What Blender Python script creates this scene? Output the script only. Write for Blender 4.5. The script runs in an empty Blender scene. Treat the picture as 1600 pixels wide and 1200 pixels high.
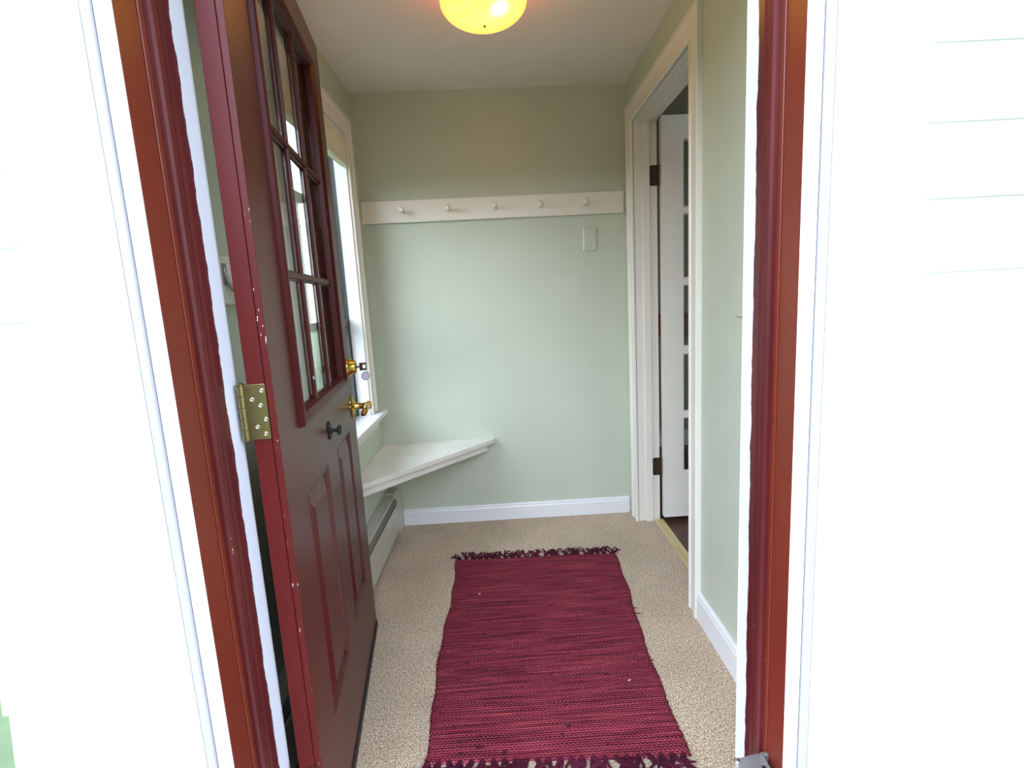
import bpy, bmesh, math, random
from mathutils import Vector, Matrix
random.seed(7)
S = bpy.context.scene
C = S.collection
PI = math.pi

# ------------------------------------------------------------------ camera
def set_camera():
    y, p, r = math.radians(0.7655), math.radians(9.2639), math.radians(-3.1473)
    f = Vector((math.sin(y)*math.cos(p), math.cos(y)*math.cos(p), -math.sin(p)))
    rt = Vector((math.cos(y), -math.sin(y), 0)); up = rt.cross(f)
    r2 = rt*math.cos(r)+up*math.sin(r); u2 = -rt*math.sin(r)+up*math.cos(r)
    cd = bpy.data.cameras.new('camera'); cd.sensor_width = 36; cd.sensor_fit = 'HORIZONTAL'
    cd.lens = 36*820.96/1600; cd.clip_start = .01; cd.clip_end = 200
    co = bpy.data.objects.new('camera', cd); C.objects.link(co)
    m = Matrix((r2, u2, -f)).transposed().to_4x4(); m.translation = Vector((0, 0, 1.2156))
    co.matrix_world = m
    S.camera = co
set_camera()

# ------------------------------------------------------------------ world (bright overcast sky), exposure
W = bpy.data.worlds.new('sky'); S.world = W; W.use_nodes = True
wn = W.node_tree.nodes; wl = W.node_tree.links
wn.clear()
wo = wn.new('ShaderNodeOutputWorld'); wb = wn.new('ShaderNodeBackground')
wt = wn.new('ShaderNodeTexCoord'); ws = wn.new('ShaderNodeSeparateXYZ'); wr = wn.new('ShaderNodeValToRGB')
wl.new(wt.outputs['Generated'], ws.inputs[0]); wl.new(ws.outputs['Z'], wr.inputs[0])
wr.color_ramp.elements[0].position = 0.0; wr.color_ramp.elements[0].color = (.78, .84, .90, 1)
wr.color_ramp.elements[1].position = .7; wr.color_ramp.elements[1].color = (.62, .76, 1.0, 1)
wl.new(wr.outputs[0], wb.inputs[0])
# veiled sun: the cloud glows around a point behind and to the window side
wv = wn.new('ShaderNodeVectorMath'); wv.operation = 'DOT_PRODUCT'
wv.inputs[1].default_value = Vector((-.58, -.75, .32)).normalized()
wl.new(wt.outputs['Generated'], wv.inputs[0])
wm = wn.new('ShaderNodeMapRange'); wm.interpolation_type = 'SMOOTHSTEP'
wm.inputs[1].default_value = .60; wm.inputs[2].default_value = 1.0
wm.inputs[3].default_value = 4.4; wm.inputs[4].default_value = 8.0
wl.new(wv.outputs['Value'], wm.inputs[0]); wl.new(wm.outputs[0], wb.inputs[1])
wl.new(wb.outputs[0], wo.inputs[0])
S.view_settings.view_transform = 'Standard'; S.view_settings.look = 'None'
S.view_settings.gamma = 1.0; S.view_settings.use_curve_mapping = False
S.view_settings.exposure = 0.80
S.cycles.max_bounces = 14; S.cycles.diffuse_bounces = 8; S.cycles.transparent_max_bounces = 16

def portal(name, loc, rot, sx, sy):
    l = bpy.data.lights.new(name, 'AREA'); l.shape = 'RECTANGLE'; l.size = sx; l.size_y = sy
    l.cycles.is_portal = True
    o = bpy.data.objects.new(name, l); o.location = loc; o.rotation_euler = rot; C.objects.link(o)
portal('portal', (-.025, .93, 1.025), (PI/2, 0, 0), .92, 2.05)              # the doorway, facing into the room
portal('portal', (-.80, 2.19, 1.34), (0, -PI/2, 0), 1.3, .78)                # the window
# (a portal light faces -Z of its object)

# ------------------------------------------------------------------ measurements
A, B, D, H = -.677, .677, 2.788, 2.240        # left wall, right wall, back wall, ceiling
FY = .945                                      # inner face of the front wall
XL, XR, DT = -.486, .436, 2.055                # entrance opening

# ------------------------------------------------------------------ materials
def newmat(name):
    m = bpy.data.materials.new(name); m.use_nodes = True
    nt = m.node_tree; return m, nt, nt.nodes, nt.links, nt.nodes['Principled BSDF']
def setp(b, **k):
    for n, v in k.items():
        n = n.replace('_', ' ')
        if n in b.inputs: b.inputs[n].default_value = v
def mixc(N, L, fac, a, b):
    m = N.new('ShaderNodeMix'); m.data_type = 'RGBA'
    if hasattr(fac, 'links') or not isinstance(fac, (int, float)): L.new(fac, m.inputs[0])
    else: m.inputs[0].default_value = fac
    for i, c in ((6, a), (7, b)):
        if isinstance(c, tuple): m.inputs[i].default_value = (*c, 1) if len(c) == 3 else c
        else: L.new(c, m.inputs[i])
    return m.outputs[2]
def coords(N, L, scale=(1, 1, 1)):
    t = N.new('ShaderNodeTexCoord'); mp = N.new('ShaderNodeMapping'); mp.inputs['Scale'].default_value = scale
    L.new(t.outputs['Object'], mp.inputs[0]); return mp.outputs[0]
def noise(N, L, vec, scale, detail=3, rough=.5):
    n = N.new('ShaderNodeTexNoise'); n.inputs['Scale'].default_value = scale; n.inputs['Detail'].default_value = detail
    n.inputs['Roughness'].default_value = rough
    L.new(vec, n.inputs['Vector']); return n.outputs[0]
def ramp(N, L, v, *stops):
    r = N.new('ShaderNodeValToRGB'); e = r.color_ramp.elements
    while len(e) < len(stops): e.new(.5)
    for i, (p, c) in enumerate(stops): e[i].position = p; e[i].color = (*c, 1) if isinstance(c, tuple) else (c, c, c, 1)
    L.new(v, r.inputs[0]); return r.outputs[0]
def mth(N, L, op, a, b=None):
    m = N.new('ShaderNodeMath'); m.operation = op
    for i, v in enumerate((a, b)):
        if v is None: continue
        if isinstance(v, (int, float)): m.inputs[i].default_value = v
        else: L.new(v, m.inputs[i])
    return m.outputs[0]
def bump(N, L, b, h, strength=.2, dist=.002):
    bn = N.new('ShaderNodeBump'); bn.inputs['Strength'].default_value = strength; bn.inputs['Distance'].default_value = dist
    L.new(h, bn.inputs['Height']); L.new(bn.outputs[0], b.inputs['Normal'])
def paint(name, col, rough=.5, var=.04, bs=.08, bscale=60, metal=0, spec=.5, coat=0):
    m, nt, N, L, b = newmat(name)
    v = coords(N, L)
    n1 = noise(N, L, v, 3.0, 4)
    c2 = tuple(max(0, x*(1-var*2)) for x in col)
    c3 = tuple(min(1, x*(1+var)) for x in col)
    L.new(ramp(N, L, n1, (.3, c2), (.7, c3)), b.inputs['Base Color'])
    setp(b, Roughness=rough, Metallic=metal, Specular_IOR_Level=spec, Coat_Weight=coat, Coat_Roughness=.12)
    if bs: bump(N, L, b, noise(N, L, v, bscale, 3), bs, .002)
    return m
def chipped(name, col, chip, rough, amount=.70, scale=90, stretch=(1, 1, .25), bs=.1, spec=.5):
    """paint with small chips that show what lies under it"""
    m, nt, N, L, b = newmat(name)
    v = coords(N, L); vs = coords(N, L, stretch)
    n1 = noise(N, L, v, 4, 4)
    base = ramp(N, L, n1, (.3, tuple(x*.88 for x in col)), (.7, tuple(x*1.08 for x in col)))
    ch = ramp(N, L, noise(N, L, vs, scale, 2), (amount, 0.), (amount+.02, 1.))
    zone = ramp(N, L, noise(N, L, v, 7, 2), (.50, 0.), (.60, 1.))
    mk = mth(N, L, 'MULTIPLY', ch, zone)
    L.new(mixc(N, L, mk, base, chip), b.inputs['Base Color'])
    setp(b, Roughness=rough, Specular_IOR_Level=spec)
    bump(N, L, b, noise(N, L, v, 160, 2), bs*1.8, .0015)
    return m
M = {}
M['wall'] = paint('sage_wall_paint', (.505, .540, .425), .42, .02, .10, 90)
M['plate'] = paint('sage_plate_paint', (.505, .540, .425), .35, .01, .03)
M['ceiling'] = paint('ceiling_paint', (.78, .69, .60), .8, .02, .12, 50)
M['trim'] = paint('cream_trim_paint', (.74, .69, .605), .32, .015, .05, 30)
M['trimw'] = paint('white_trim_paint', (.74, .725, .72), .35, .015, .05, 30)
M['bench'] = chipped('white_bench_paint', (.74, .70, .62), (.20, .13, .07), .4, .70, 70, (1, 1, 1))
M['red'] = chipped('oxblood_door_paint', (.068, .007, .005), (.75, .7, .66), .36, .80, 120)
M['rededge'] = chipped('oxblood_chipped_edge_paint', (.085, .006, .006), (.80, .76, .72), .4, .665, 190, (1, 1, .3), spec=.25)
M['redface'] = chipped('oxblood_hinge_edge_paint', (.090, .0060, .0058), (.80, .76, .72), .42, .80, 120, spec=.25)
M['lite'] = chipped('oxblood_moulding_paint', (.056, .0045, .004), (.75, .7, .66), .38, .725, 110, (1, 1, .5), spec=.22)
M['rust'] = chipped('rust_red_frame_paint', (.125, .0155, .006), (.85, .75, .70), .38, .79, 120)
M['white_alu'] = paint('white_aluminium', (.86, .86, .88), .4, .01, 0)
M['grey_alu'] = paint('grey_aluminium', (.30, .29, .31), .4, .01, 0)
M['heater'] = paint('beige_enamel', (.47, .44, .36), .35, .02, 0)
M['dark'] = paint('black_slot', (.012, .012, .012), .6, .02, 0)
M['fin'] = paint('heater_damper_grey', (.16, .15, .14), .45, .02, 0)
M['shade'] = paint('cream_shade_cloth', (.72, .68, .52), .7, .02, .1, 300)
M['track'] = paint('dark_grey_track', (.06, .06, .058), .45, .02, 0)
M['black'] = paint('black_iron', (.010, .010, .011), .5, .05, .2, 300, spec=.25)
M['rubber'] = paint('black_rubber', (.012, .012, .012), .7, .02, 0)
M['steel'] = paint('dull_steel', (.38, .37, .36), .38, .05, .05, 200, metal=.8)
M['brass'] = paint('polished_brass', (.66, .43, .10), .16, .03, .06, 40, metal=1)
M['abrass'] = paint('aged_brass', (.30, .23, .11), .30, .08, .05, 90, metal=1)
M['bronze'] = paint('antique_bronze', (.10, .065, .035), .42, .3, .15, 120, metal=.7)
M['key'] = paint('brown_key_metal', (.07, .04, .02), .35, .1, .05, 150, metal=.6)
M['tag'] = paint('lilac_tag', (.50, .47, .62), .4, .02, 0)
M['chrome'] = paint('bright_screw', (.70, .68, .62), .2, .02, 0, metal=1)
M['slab'] = paint('porch_boards', (.26, .20, .14), .9, .05, .4, 30)
M['lawn'] = paint('lawn', (.10, .14, .06), .9, .2, .5, 20)
M['sky_blocker'] = paint('sky_blocker_green', (.05, .075, .03), .9, .3, .8, 12)  # dark green of the unseen blockers added outdoors
M['house'] = paint('taupe_siding', (.42, .38, .33), .8, .03, 0)
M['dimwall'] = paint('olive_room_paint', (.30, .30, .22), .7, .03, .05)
M['walnut'] = paint('red_brown_wood', (.20, .055, .03), .45, .15, .1, 60)
M['porcelain'] = paint('white_plastic', (.74, .74, .68), .35, .01, 0)

def mat_jamb():
    """white inner rebate with a ragged burgundy paint line (the line wanders along the height)"""
    m, nt, N, L, b = newmat('rebate_white_with_ragged_red_line')
    t = N.new('ShaderNodeTexCoord'); sp = N.new('ShaderNodeSeparateXYZ'); L.new(t.outputs['Object'], sp.inputs[0])
    v = coords(N, L, (1, 1, .55))
    n = noise(N, L, v, 22, 5, .65)
    w = mth(N, L, 'MULTIPLY', mth(N, L, 'SUBTRACT', n, .5), .022)
    yy = mth(N, L, 'ADD', sp.outputs['Y'], w)
    k = mth(N, L, 'GREATER_THAN', yy, .9085)
    L.new(mixc(N, L, k, (.085, .010, .014), (.60, .60, .66)), b.inputs['Base Color'])
    setp(b, Roughness=.35)
    bump(N, L, b, k, .3, .001)
    return m
M['rebate'] = mat_jamb()
def mat_burg():
    m, nt, N, L, b = newmat('burgundy_stop_paint')
    v = coords(N, L); vs = coords(N, L, (1, 1, .12))
    base = ramp(N, L, noise(N, L, vs, 25, 4), (.3, (.050, .006, .007)), (.7, (.085, .011, .010)))
    ch = ramp(N, L, noise(N, L, coords(N, L, (1, 1, .4)), 130, 3), (.72, 0.), (.74, 1.))
    zone = ramp(N, L, noise(N, L, v, 5, 2), (.5, 0.), (.6, 1.))
    L.new(mixc(N, L, mth(N, L, 'MULTIPLY', ch, zone), base, (.55, .42, .40)), b.inputs['Base Color'])
    setp(b, Roughness=.34, Specular_IOR_Level=.35)
    bump(N, L, b, noise(N, L, vs, 40, 3), .1, .002)
    return m
M['burg'] = mat_burg()
def mat_wood(name, c1, c2, rough, stretch=(12, 1, 12), scale=6):
    m, nt, N, L, b = newmat(name)
    v = coords(N, L, stretch); n = noise(N, L, v, scale, 6, .6)
    L.new(ramp(N, L, n, (.3, c1), (.7, c2)), b.inputs['Base Color']); setp(b, Roughness=rough)
    bump(N, L, b, n, .15, .001); return m
M['threshold'] = mat_wood('golden_oak', (.42, .31, .13), (.60, .47, .24), .4)
M['darkfloor'] = mat_wood('dark_wood_floor', (.045, .018, .012), (.085, .035, .022), .45)
def mat_carpet():
    m, nt, N, L, b = newmat('beige_berber_carpet')
    v = coords(N, L)
    f = noise(N, L, v, 240, 3, .75)
    f2 = noise(N, L, v, 95, 2, .6)
    big = noise(N, L, v, 3.2, 4, .6)
    col = ramp(N, L, f, (.36, (.10, .052, .026)), (.46, (.42, .285, .175)), (.54, (.76, .56, .375)), (.64, (1.0, .84, .64)))
    c2 = ramp(N, L, f2, (.35, (.62, .58, .54)), (.6, (1, 1, 1)))
    mx = N.new('ShaderNodeMix'); mx.data_type = 'RGBA'; mx.blend_type = 'MULTIPLY'; mx.inputs[0].default_value = .7
    L.new(col, mx.inputs[6]); L.new(c2, mx.inputs[7])
    st = ramp(N, L, big, (.38, (.80, .80, .76)), (.62, (1, 1, 1)))
    my = N.new('ShaderNodeMix'); my.data_type = 'RGBA'; my.blend_type = 'MULTIPLY'; my.inputs[0].default_value = .8
    L.new(mx.outputs[2], my.inputs[6]); L.new(st, my.inputs[7])
    L.new(my.outputs[2], b.inputs['Base Color'])
    setp(b, Roughness=.95, Specular_IOR_Level=.1, Sheen_Weight=.2)
    bump(N, L, b, mth(N, L, 'ADD', f, f2), .8, .006)
    return m
M['carpet'] = mat_carpet()
def mat_rug():
    m, nt, N, L, b = newmat('crimson_rag_weave')
    t = N.new('ShaderNodeTexCoord'); sp = N.new('ShaderNodeSeparateXYZ'); L.new(t.outputs['Object'], sp.inputs[0])
    X, Y = sp.outputs['X'], sp.outputs['Y']
    vs = coords(N, L, (1.1, 34, 1))
    n1 = noise(N, L, vs, 3.0, 4, .62)
    vs2 = coords(N, L, (3.5, 90, 1)); n2 = noise(N, L, vs2, 2.2, 4, .6)
    base = ramp(N, L, n1, (.26, (.040, .007, .013)), (.38, (.120, .011, .020)), (.50, (.235, .023, .040)), (.60, (.33, .038, .058)), (.70, (.42, .065, .055)))
    b2 = ramp(N, L, n2, (.26, (.35, .42, .50)), (.40, (.85, .85, .85)), (.62, (1.0, 1.0, 1.0)), (.74, (1.3, 1.35, 1.5)))
    mx = N.new('ShaderNodeMix'); mx.data_type = 'RGBA'; mx.blend_type = 'MULTIPLY'; mx.inputs[0].default_value = 1
    L.new(base, mx.inputs[6]); L.new(b2, mx.inputs[7])
    # weave cells: rows of weft 6 mm deep, warp ends 7 mm apart, staggered row by row
    row = mth(N, L, 'FLOOR', mth(N, L, 'DIVIDE', Y, .0080))
    par = mth(N, L, 'MULTIPLY', mth(N, L, 'FLOORED_MODULO', row, 2), PI)
    ph = mth(N, L, 'ADD', mth(N, L, 'MULTIPLY', X, 2*PI/.0120), par)
    sx = mth(N, L, 'ADD', mth(N, L, 'MULTIPLY', mth(N, L, 'SINE', ph), .5), .5)
    sy = mth(N, L, 'ABSOLUTE', mth(N, L, 'SINE', mth(N, L, 'MULTIPLY', Y, PI/.0080)))
    cell = mth(N, L, 'MULTIPLY', mth(N, L, 'POWER', sx, .7), sy)
    wv = ramp(N, L, cell, (.0, (.42, .36, .42)), (.35, (.85, .85, .85)), (.9, (1.25, 1.3, 1.35)))
    my = N.new('ShaderNodeMix'); my.data_type = 'RGBA'; my.blend_type = 'MULTIPLY'; my.inputs[0].default_value = .9
    L.new(mx.outputs[2], my.inputs[6]); L.new(wv, my.inputs[7])
    # pale pink warp ticks that show in bands
    tick = mth(N, L, 'GREATER_THAN', mth(N, L, 'MULTIPLY', mth(N, L, 'SUBTRACT', 1.0, sx), sy), .80)
    band = ramp(N, L, noise(N, L, coords(N, L, (2, 30, 1)), 3, 3), (.36, .12), (.54, .85))
    dust = noise(N, L, coords(N, L), 5, 3)
    z = mixc(N, L, mth(N, L, 'MULTIPLY', tick, band), my.outputs[2], (.40, .155, .18))
    kn = ramp(N, L, noise(N, L, coords(N, L, (1, 1.4, 1)), 38, 1), (.25, .8), (.29, 0.))
    z = mixc(N, L, kn, z, (.05, .008, .018))
    L.new(z, b.inputs['Base Color'])
    setp(b, Roughness=.9, Specular_IOR_Level=.08)
    bump(N, L, b, mth(N, L, 'ADD', cell, mth(N, L, 'MULTIPLY', n2, .9)), .9, .004)
    return m
M['rug'] = mat_rug()
M['fringe'] = paint('plum_fringe_yarn', (.075, .008, .022), .9, .3, .6, 400, spec=.1)
def mat_glass(name, tint=(1, 1, 1), ior=1.5, mul=1.6):
    m, nt, N, L, b = newmat(name); N.remove(b)
    o = N['Material Output']; tr = N.new('ShaderNodeBsdfTransparent'); gl = N.new('ShaderNodeBsdfGlossy'); mx = N.new('ShaderNodeMixShader')
    tr.inputs[0].default_value = (*tint, 1); gl.inputs['Roughness'].default_value = .012
    lw = N.new('ShaderNodeLayerWeight'); lw.inputs[0].default_value = .5      # Schlick, the same from both sides of the sheet
    k = mth(N, L, 'ADD', mth(N, L, 'MULTIPLY', mth(N, L, 'POWER', lw.outputs['Facing'], 5.0), .95), .045)
    v = coords(N, L); bn = N.new('ShaderNodeBump'); bn.inputs['Strength'].default_value = .06; bn.inputs['Distance'].default_value = .004
    L.new(noise(N, L, v, 6, 1), bn.inputs['Height']); L.new(bn.outputs[0], gl.inputs['Normal'])
    L.new(k, mx.inputs[0]); L.new(tr.outputs[0], mx.inputs[1]); L.new(gl.outputs[0], mx.inputs[2]); L.new(mx.outputs[0], o.inputs[0])
    return m
M['glass'] = mat_glass('window_glass', (.95, .97, .96), 1.5, 1.0)
def mat_globe():
    m, nt, N, L, b = newmat('lit_amber_glass')
    v = coords(N, L)
    # bulb glow put into the emission colour: pale hot spot off centre, amber away
    vd = N.new('ShaderNodeVectorMath'); vd.operation = 'DISTANCE'; vd.inputs[1].default_value = (.045, -.060, -.112)
    L.new(v, vd.inputs[0])
    dd = mth(N, L, 'ADD', vd.outputs['Value'], mth(N, L, 'MULTIPLY', mth(N, L, 'SUBTRACT', noise(N, L, v, 9, 2), .5), .03))
    c = ramp(N, L, dd, (.012, (1.0, .85, .30)), (.040, (1.0, .66, .030)), (.105, (1.0, .52, .018)), (.158, (.85, .17, .022)))
    setp(b, Roughness=.12, Coat_Weight=.6)
    b.inputs['Base Color'].default_value = (.75, .6, .35, 1)
    L.new(c, b.inputs['Emission Color']); b.inputs['Emission Strength'].default_value = 3.6
    return m
M['globe'] = mat_globe()

# ------------------------------------------------------------------ geometry helpers
def bx(bm, x0, x1, y0, y1, z0, z1):
    x0, x1 = sorted((x0, x1)); y0, y1 = sorted((y0, y1)); z0, z1 = sorted((z0, z1))
    v = [bm.verts.new(p) for p in ((x0,y0,z0),(x1,y0,z0),(x1,y1,z0),(x0,y1,z0),(x0,y0,z1),(x1,y0,z1),(x1,y1,z1),(x0,y1,z1))]
    for f in ((3,2,1,0),(4,5,6,7),(0,1,5,4),(1,2,6,5),(2,3,7,6),(3,0,4,7)): bm.faces.new([v[i] for i in f])
def obj(name, bm, mat, parent=None, bevel=0, smooth=False, seg=2):
    me = bpy.data.meshes.new(name)
    bmesh.ops.recalc_face_normals(bm, faces=bm.faces)
    bm.to_mesh(me); bm.free()
    o = bpy.data.objects.new(name, me); C.objects.link(o)
    if mat: me.materials.append(mat)
    if smooth:
        for p in me.polygons: p.use_smooth = True
        me.set_sharp_from_angle(angle=math.radians(40))
    if bevel:
        b = o.modifiers.new('bevel', 'BEVEL'); b.width = bevel; b.segments = seg; b.limit_method = 'ANGLE'; b.angle_limit = math.radians(40)
    if parent: o.parent = parent
    return o
def box(name, dims, mat, parent=None, bevel=0.0015):
    bm = bmesh.new(); bx(bm, *dims); return obj(name, bm, mat, parent, bevel)
def boxes(name, lst, mat, parent=None, bevel=0.0015):
    bm = bmesh.new()
    for d in lst: bx(bm, *d)
    return obj(name, bm, mat, parent, bevel)
def empty(name, loc=(0, 0, 0), rz=0):
    o = bpy.data.objects.new(name, None); o.location = loc; o.rotation_euler = (0, 0, rz); o.empty_display_size = .1
    C.objects.link(o); return o
def tag(o, label=None, cat=None, group=None, kind=None):
    if label: o['label'] = label
    if cat: o['category'] = cat
    if group: o['group'] = group
    if kind: o['kind'] = kind
    return o
def prism(bm, poly, axis_map, a, b):
    """poly of (u,v); axis_map(u,v,w)->xyz ; extruded w from a to b"""
    n = len(poly)
    v0 = [bm.verts.new(axis_map(u, v, a)) for u, v in poly]; v1 = [bm.verts.new(axis_map(u, v, b)) for u, v in poly]
    bm.faces.new(v0); bm.faces.new(v1[::-1])
    for i in range(n): bm.faces.new((v0[i], v0[(i+1) % n], v1[(i+1) % n], v1[i]))
def lathe(bm, prof, origin, axis, seg=24):
    """prof: list of (dist along axis, radius)"""
    ax = Vector(axis).normalized(); t = Vector((0, 0, 1)) if abs(ax.z) < .9 else Vector((1, 0, 0))
    u = ax.cross(t).normalized(); w = ax.cross(u); o = Vector(origin); rings = []
    for d, r in prof:
        if r < 1e-6: rings.append([bm.verts.new(o+ax*d)]); continue
        rings.append([bm.verts.new(o+ax*d+(u*math.cos(2*PI*k/seg)+w*math.sin(2*PI*k/seg))*r) for k in range(seg)])
    for a, b in zip(rings, rings[1:]):
        for k in range(seg):
            k2 = (k+1) % seg
            if len(a) == 1 and len(b) == 1: continue
            if len(a) == 1: bm.faces.new((a[0], b[k], b[k2]))
            elif len(b) == 1: bm.faces.new((a[k], a[k2], b[0]))
            else: bm.faces.new((a[k], a[k2], b[k2], b[k]))
    for r in (rings[0], rings[-1]):
        if len(r) > 2: bm.faces.new(r)
def tube(bm, pts, rad, seg=8):
    pts = [Vector(p) for p in pts]; rings = []
    rads = rad if isinstance(rad, (list, tuple)) else [rad]*len(pts)
    up = None
    for i, p in enumerate(pts):
        d = (pts[min(i+1, len(pts)-1)]-pts[max(i-1, 0)]).normalized()
        if up is None: up = Vector((0, 0, 1)) if abs(d.z) < .9 else Vector((1, 0, 0))
        s = d.cross(up).normalized(); up2 = s.cross(d).normalized(); up = up2
        rings.append([bm.verts.new(p+(s*math.cos(2*PI*k/seg)+up2*math.sin(2*PI*k/seg))*rads[i]) for k in range(seg)])
    for a, b in zip(rings, rings[1:]):
        for k in range(seg): bm.faces.new((a[k], a[(k+1) % seg], b[(k+1) % seg], b[k]))
    bm.faces.new(rings[0]); bm.faces.new(rings[-1][::-1])
def struct(name, o_or_bm, mat=None, **kw):
    o = o_or_bm if isinstance(o_or_bm, bpy.types.Object) else obj(name, o_or_bm, mat, **kw)
    o['kind'] = 'structure'; return o
CAS = [(0, 0), (0, .013), (.003, .016), (.010, .016), (.013, .011), (.050, .012), (.058, .016), (.064, .020), (.082, .020), (.085, .017), (.085, 0)]
def casing(name, P3, u0, u1, z0, z1, mat, parent, prof=CAS):
    """mitred three-sided casing round an opening; P3(u,depth,z) -> xyz"""
    bm = bmesh.new(); cols = []
    for (o, dp) in prof:
        cols.append([bm.verts.new(P3(u0-o, dp, z0)), bm.verts.new(P3(u0-o, dp, z1+o)), bm.verts.new(P3(u1+o, dp, z1+o)), bm.verts.new(P3(u1+o, dp, z0))])
    for a, b in zip(cols, cols[1:]+cols[:1]):
        for k in range(3): bm.faces.new((a[k], a[k+1], b[k+1], b[k]))
    bm.faces.new([c[0] for c in cols]); bm.faces.new([c[3] for c in cols][::-1])
    return obj(name, bm, mat, parent)

# ------------------------------------------------------------------ shell
def build_shell():
    bm = bmesh.new(); bx(bm, A, B, FY, D, -.10, 0); bx(bm, B, .757, 1.862, 2.65, -.10, 0)
    struct('floor', bm, M['carpet'])
    # ceiling hangs a hair lower on the right, as in the old house
    bm = bmesh.new()
    v = [bm.verts.new(p) for p in ((A-.15, .80, 2.251), (B+.11, .80, 2.229), (B+.11, D+.1, 2.229), (A-.15, D+.1, 2.251))]
    w = [bm.verts.new(p.co+Vector((0, 0, .1))) for p in v]
    bm.faces.new(v); bm.faces.new(w[::-1])
    for i in range(4): bm.faces.new((v[i], v[(i+1) % 4], w[(i+1) % 4], w[i]))
    struct('ceiling', bm, M['ceiling'])
    T = 2.25
    bm = bmesh.new(); bx(bm, A-.15, B+.11, D, D+.12, -.1, T); struct('wall_back', bm, M['wall'])
    # left wall with the window opening y 1.80..2.575, z .66..2.0
    bm = bmesh.new()
    bx(bm, A-.15, A, .80, 1.80, -.1, T); bx(bm, A-.15, A, 2.575, D, -.1, T)
    bx(bm, A-.15, A, 1.80, 2.575, -.1, .655); bx(bm, A-.15, A, 1.80, 2.575, 2.0, T)
    struct('wall_left', bm, M['wall'])
    bm = bmesh.new()
    bx(bm, B, .79, .80, 1.845, -.1, T); bx(bm, B, .79, 2.667, D, -.1, T); bx(bm, B, .79, 1.845, 2.667, 2.030, T)
    struct('wall_right', bm, M['wall'])
    # front wall: plaster inside, clapboards outside
    bm = bmesh.new()
    bx(bm, A, XL-.02, .80, FY, -.1, T); bx(bm, XR+.02, B, .80, FY, -.1, T); bx(bm, XL-.02, XR+.02, .80, FY, DT+.02, T)
    struct('wall_front', bm, M['wall'])
    bm = bmesh.new()
    bx(bm, .79, 3.2, .84, .94, -.3, 3.0)
    bx(bm, A-.17, XL-.02, .79, .80, -.3, 3.0); bx(bm, A-.17, A-.15, .80, 1.77, -.3, 3.0); bx(bm, A-.17, A-.15, 2.605, 2.95, -.3, 3.0); bx(bm, A-.17, A-.15, 1.77, 2.605, -.3, .63); bx(bm, A-.17, A-.15, 1.77, 2.605, 2.03, 3.0); bx(bm, XR+.02, 3.2, .79, .80, -.3, 3.0); bx(bm, XL-.02, XR+.02, .79, .80, DT+.02, 3.0)
    z = -.25
    while z < 2.95:       # clapboards: each board leans out at its foot
        for x0, x1 in ((A-.17, XL-.16), (XR+.16, 3.2)):
            prism(bm, [(.79, z), (.776, z), (.786, z+.105), (.79, z+.105)], lambda u, v, w: (w, u, v), x0, x1)
        if z > DT+.13: prism(bm, [(.79, z), (.776, z), (.786, z+.105), (.79, z+.105)], lambda u, v, w: (w, u, v), XL-.16, XR+.16)
        z += .105
    struct('wall_outside', bm, M['white_alu'])
    # baseboards
    def bb(name, P, a, b, h, par=None):
        bm = bmesh.new()
        prism(bm, [(0, 0), (.014, 0), (.014, h-.020), (.011, h-.014), (.011, h-.006), (.007, h), (0, h)], P, a, b)
        struct(name, bm, M['trimw'])
    bb('baseboard_back', lambda u, v, w: (w, D-u, v), -.604, B-.021, .090)
    bb('baseboard_right', lambda u, v, w: (B-u, w, v), FY, 1.774, .108)
    bb('baseboard_front', lambda u, v, w: (w, FY+u, v), XR+.09, B-.014, .1)
build_shell()

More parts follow.
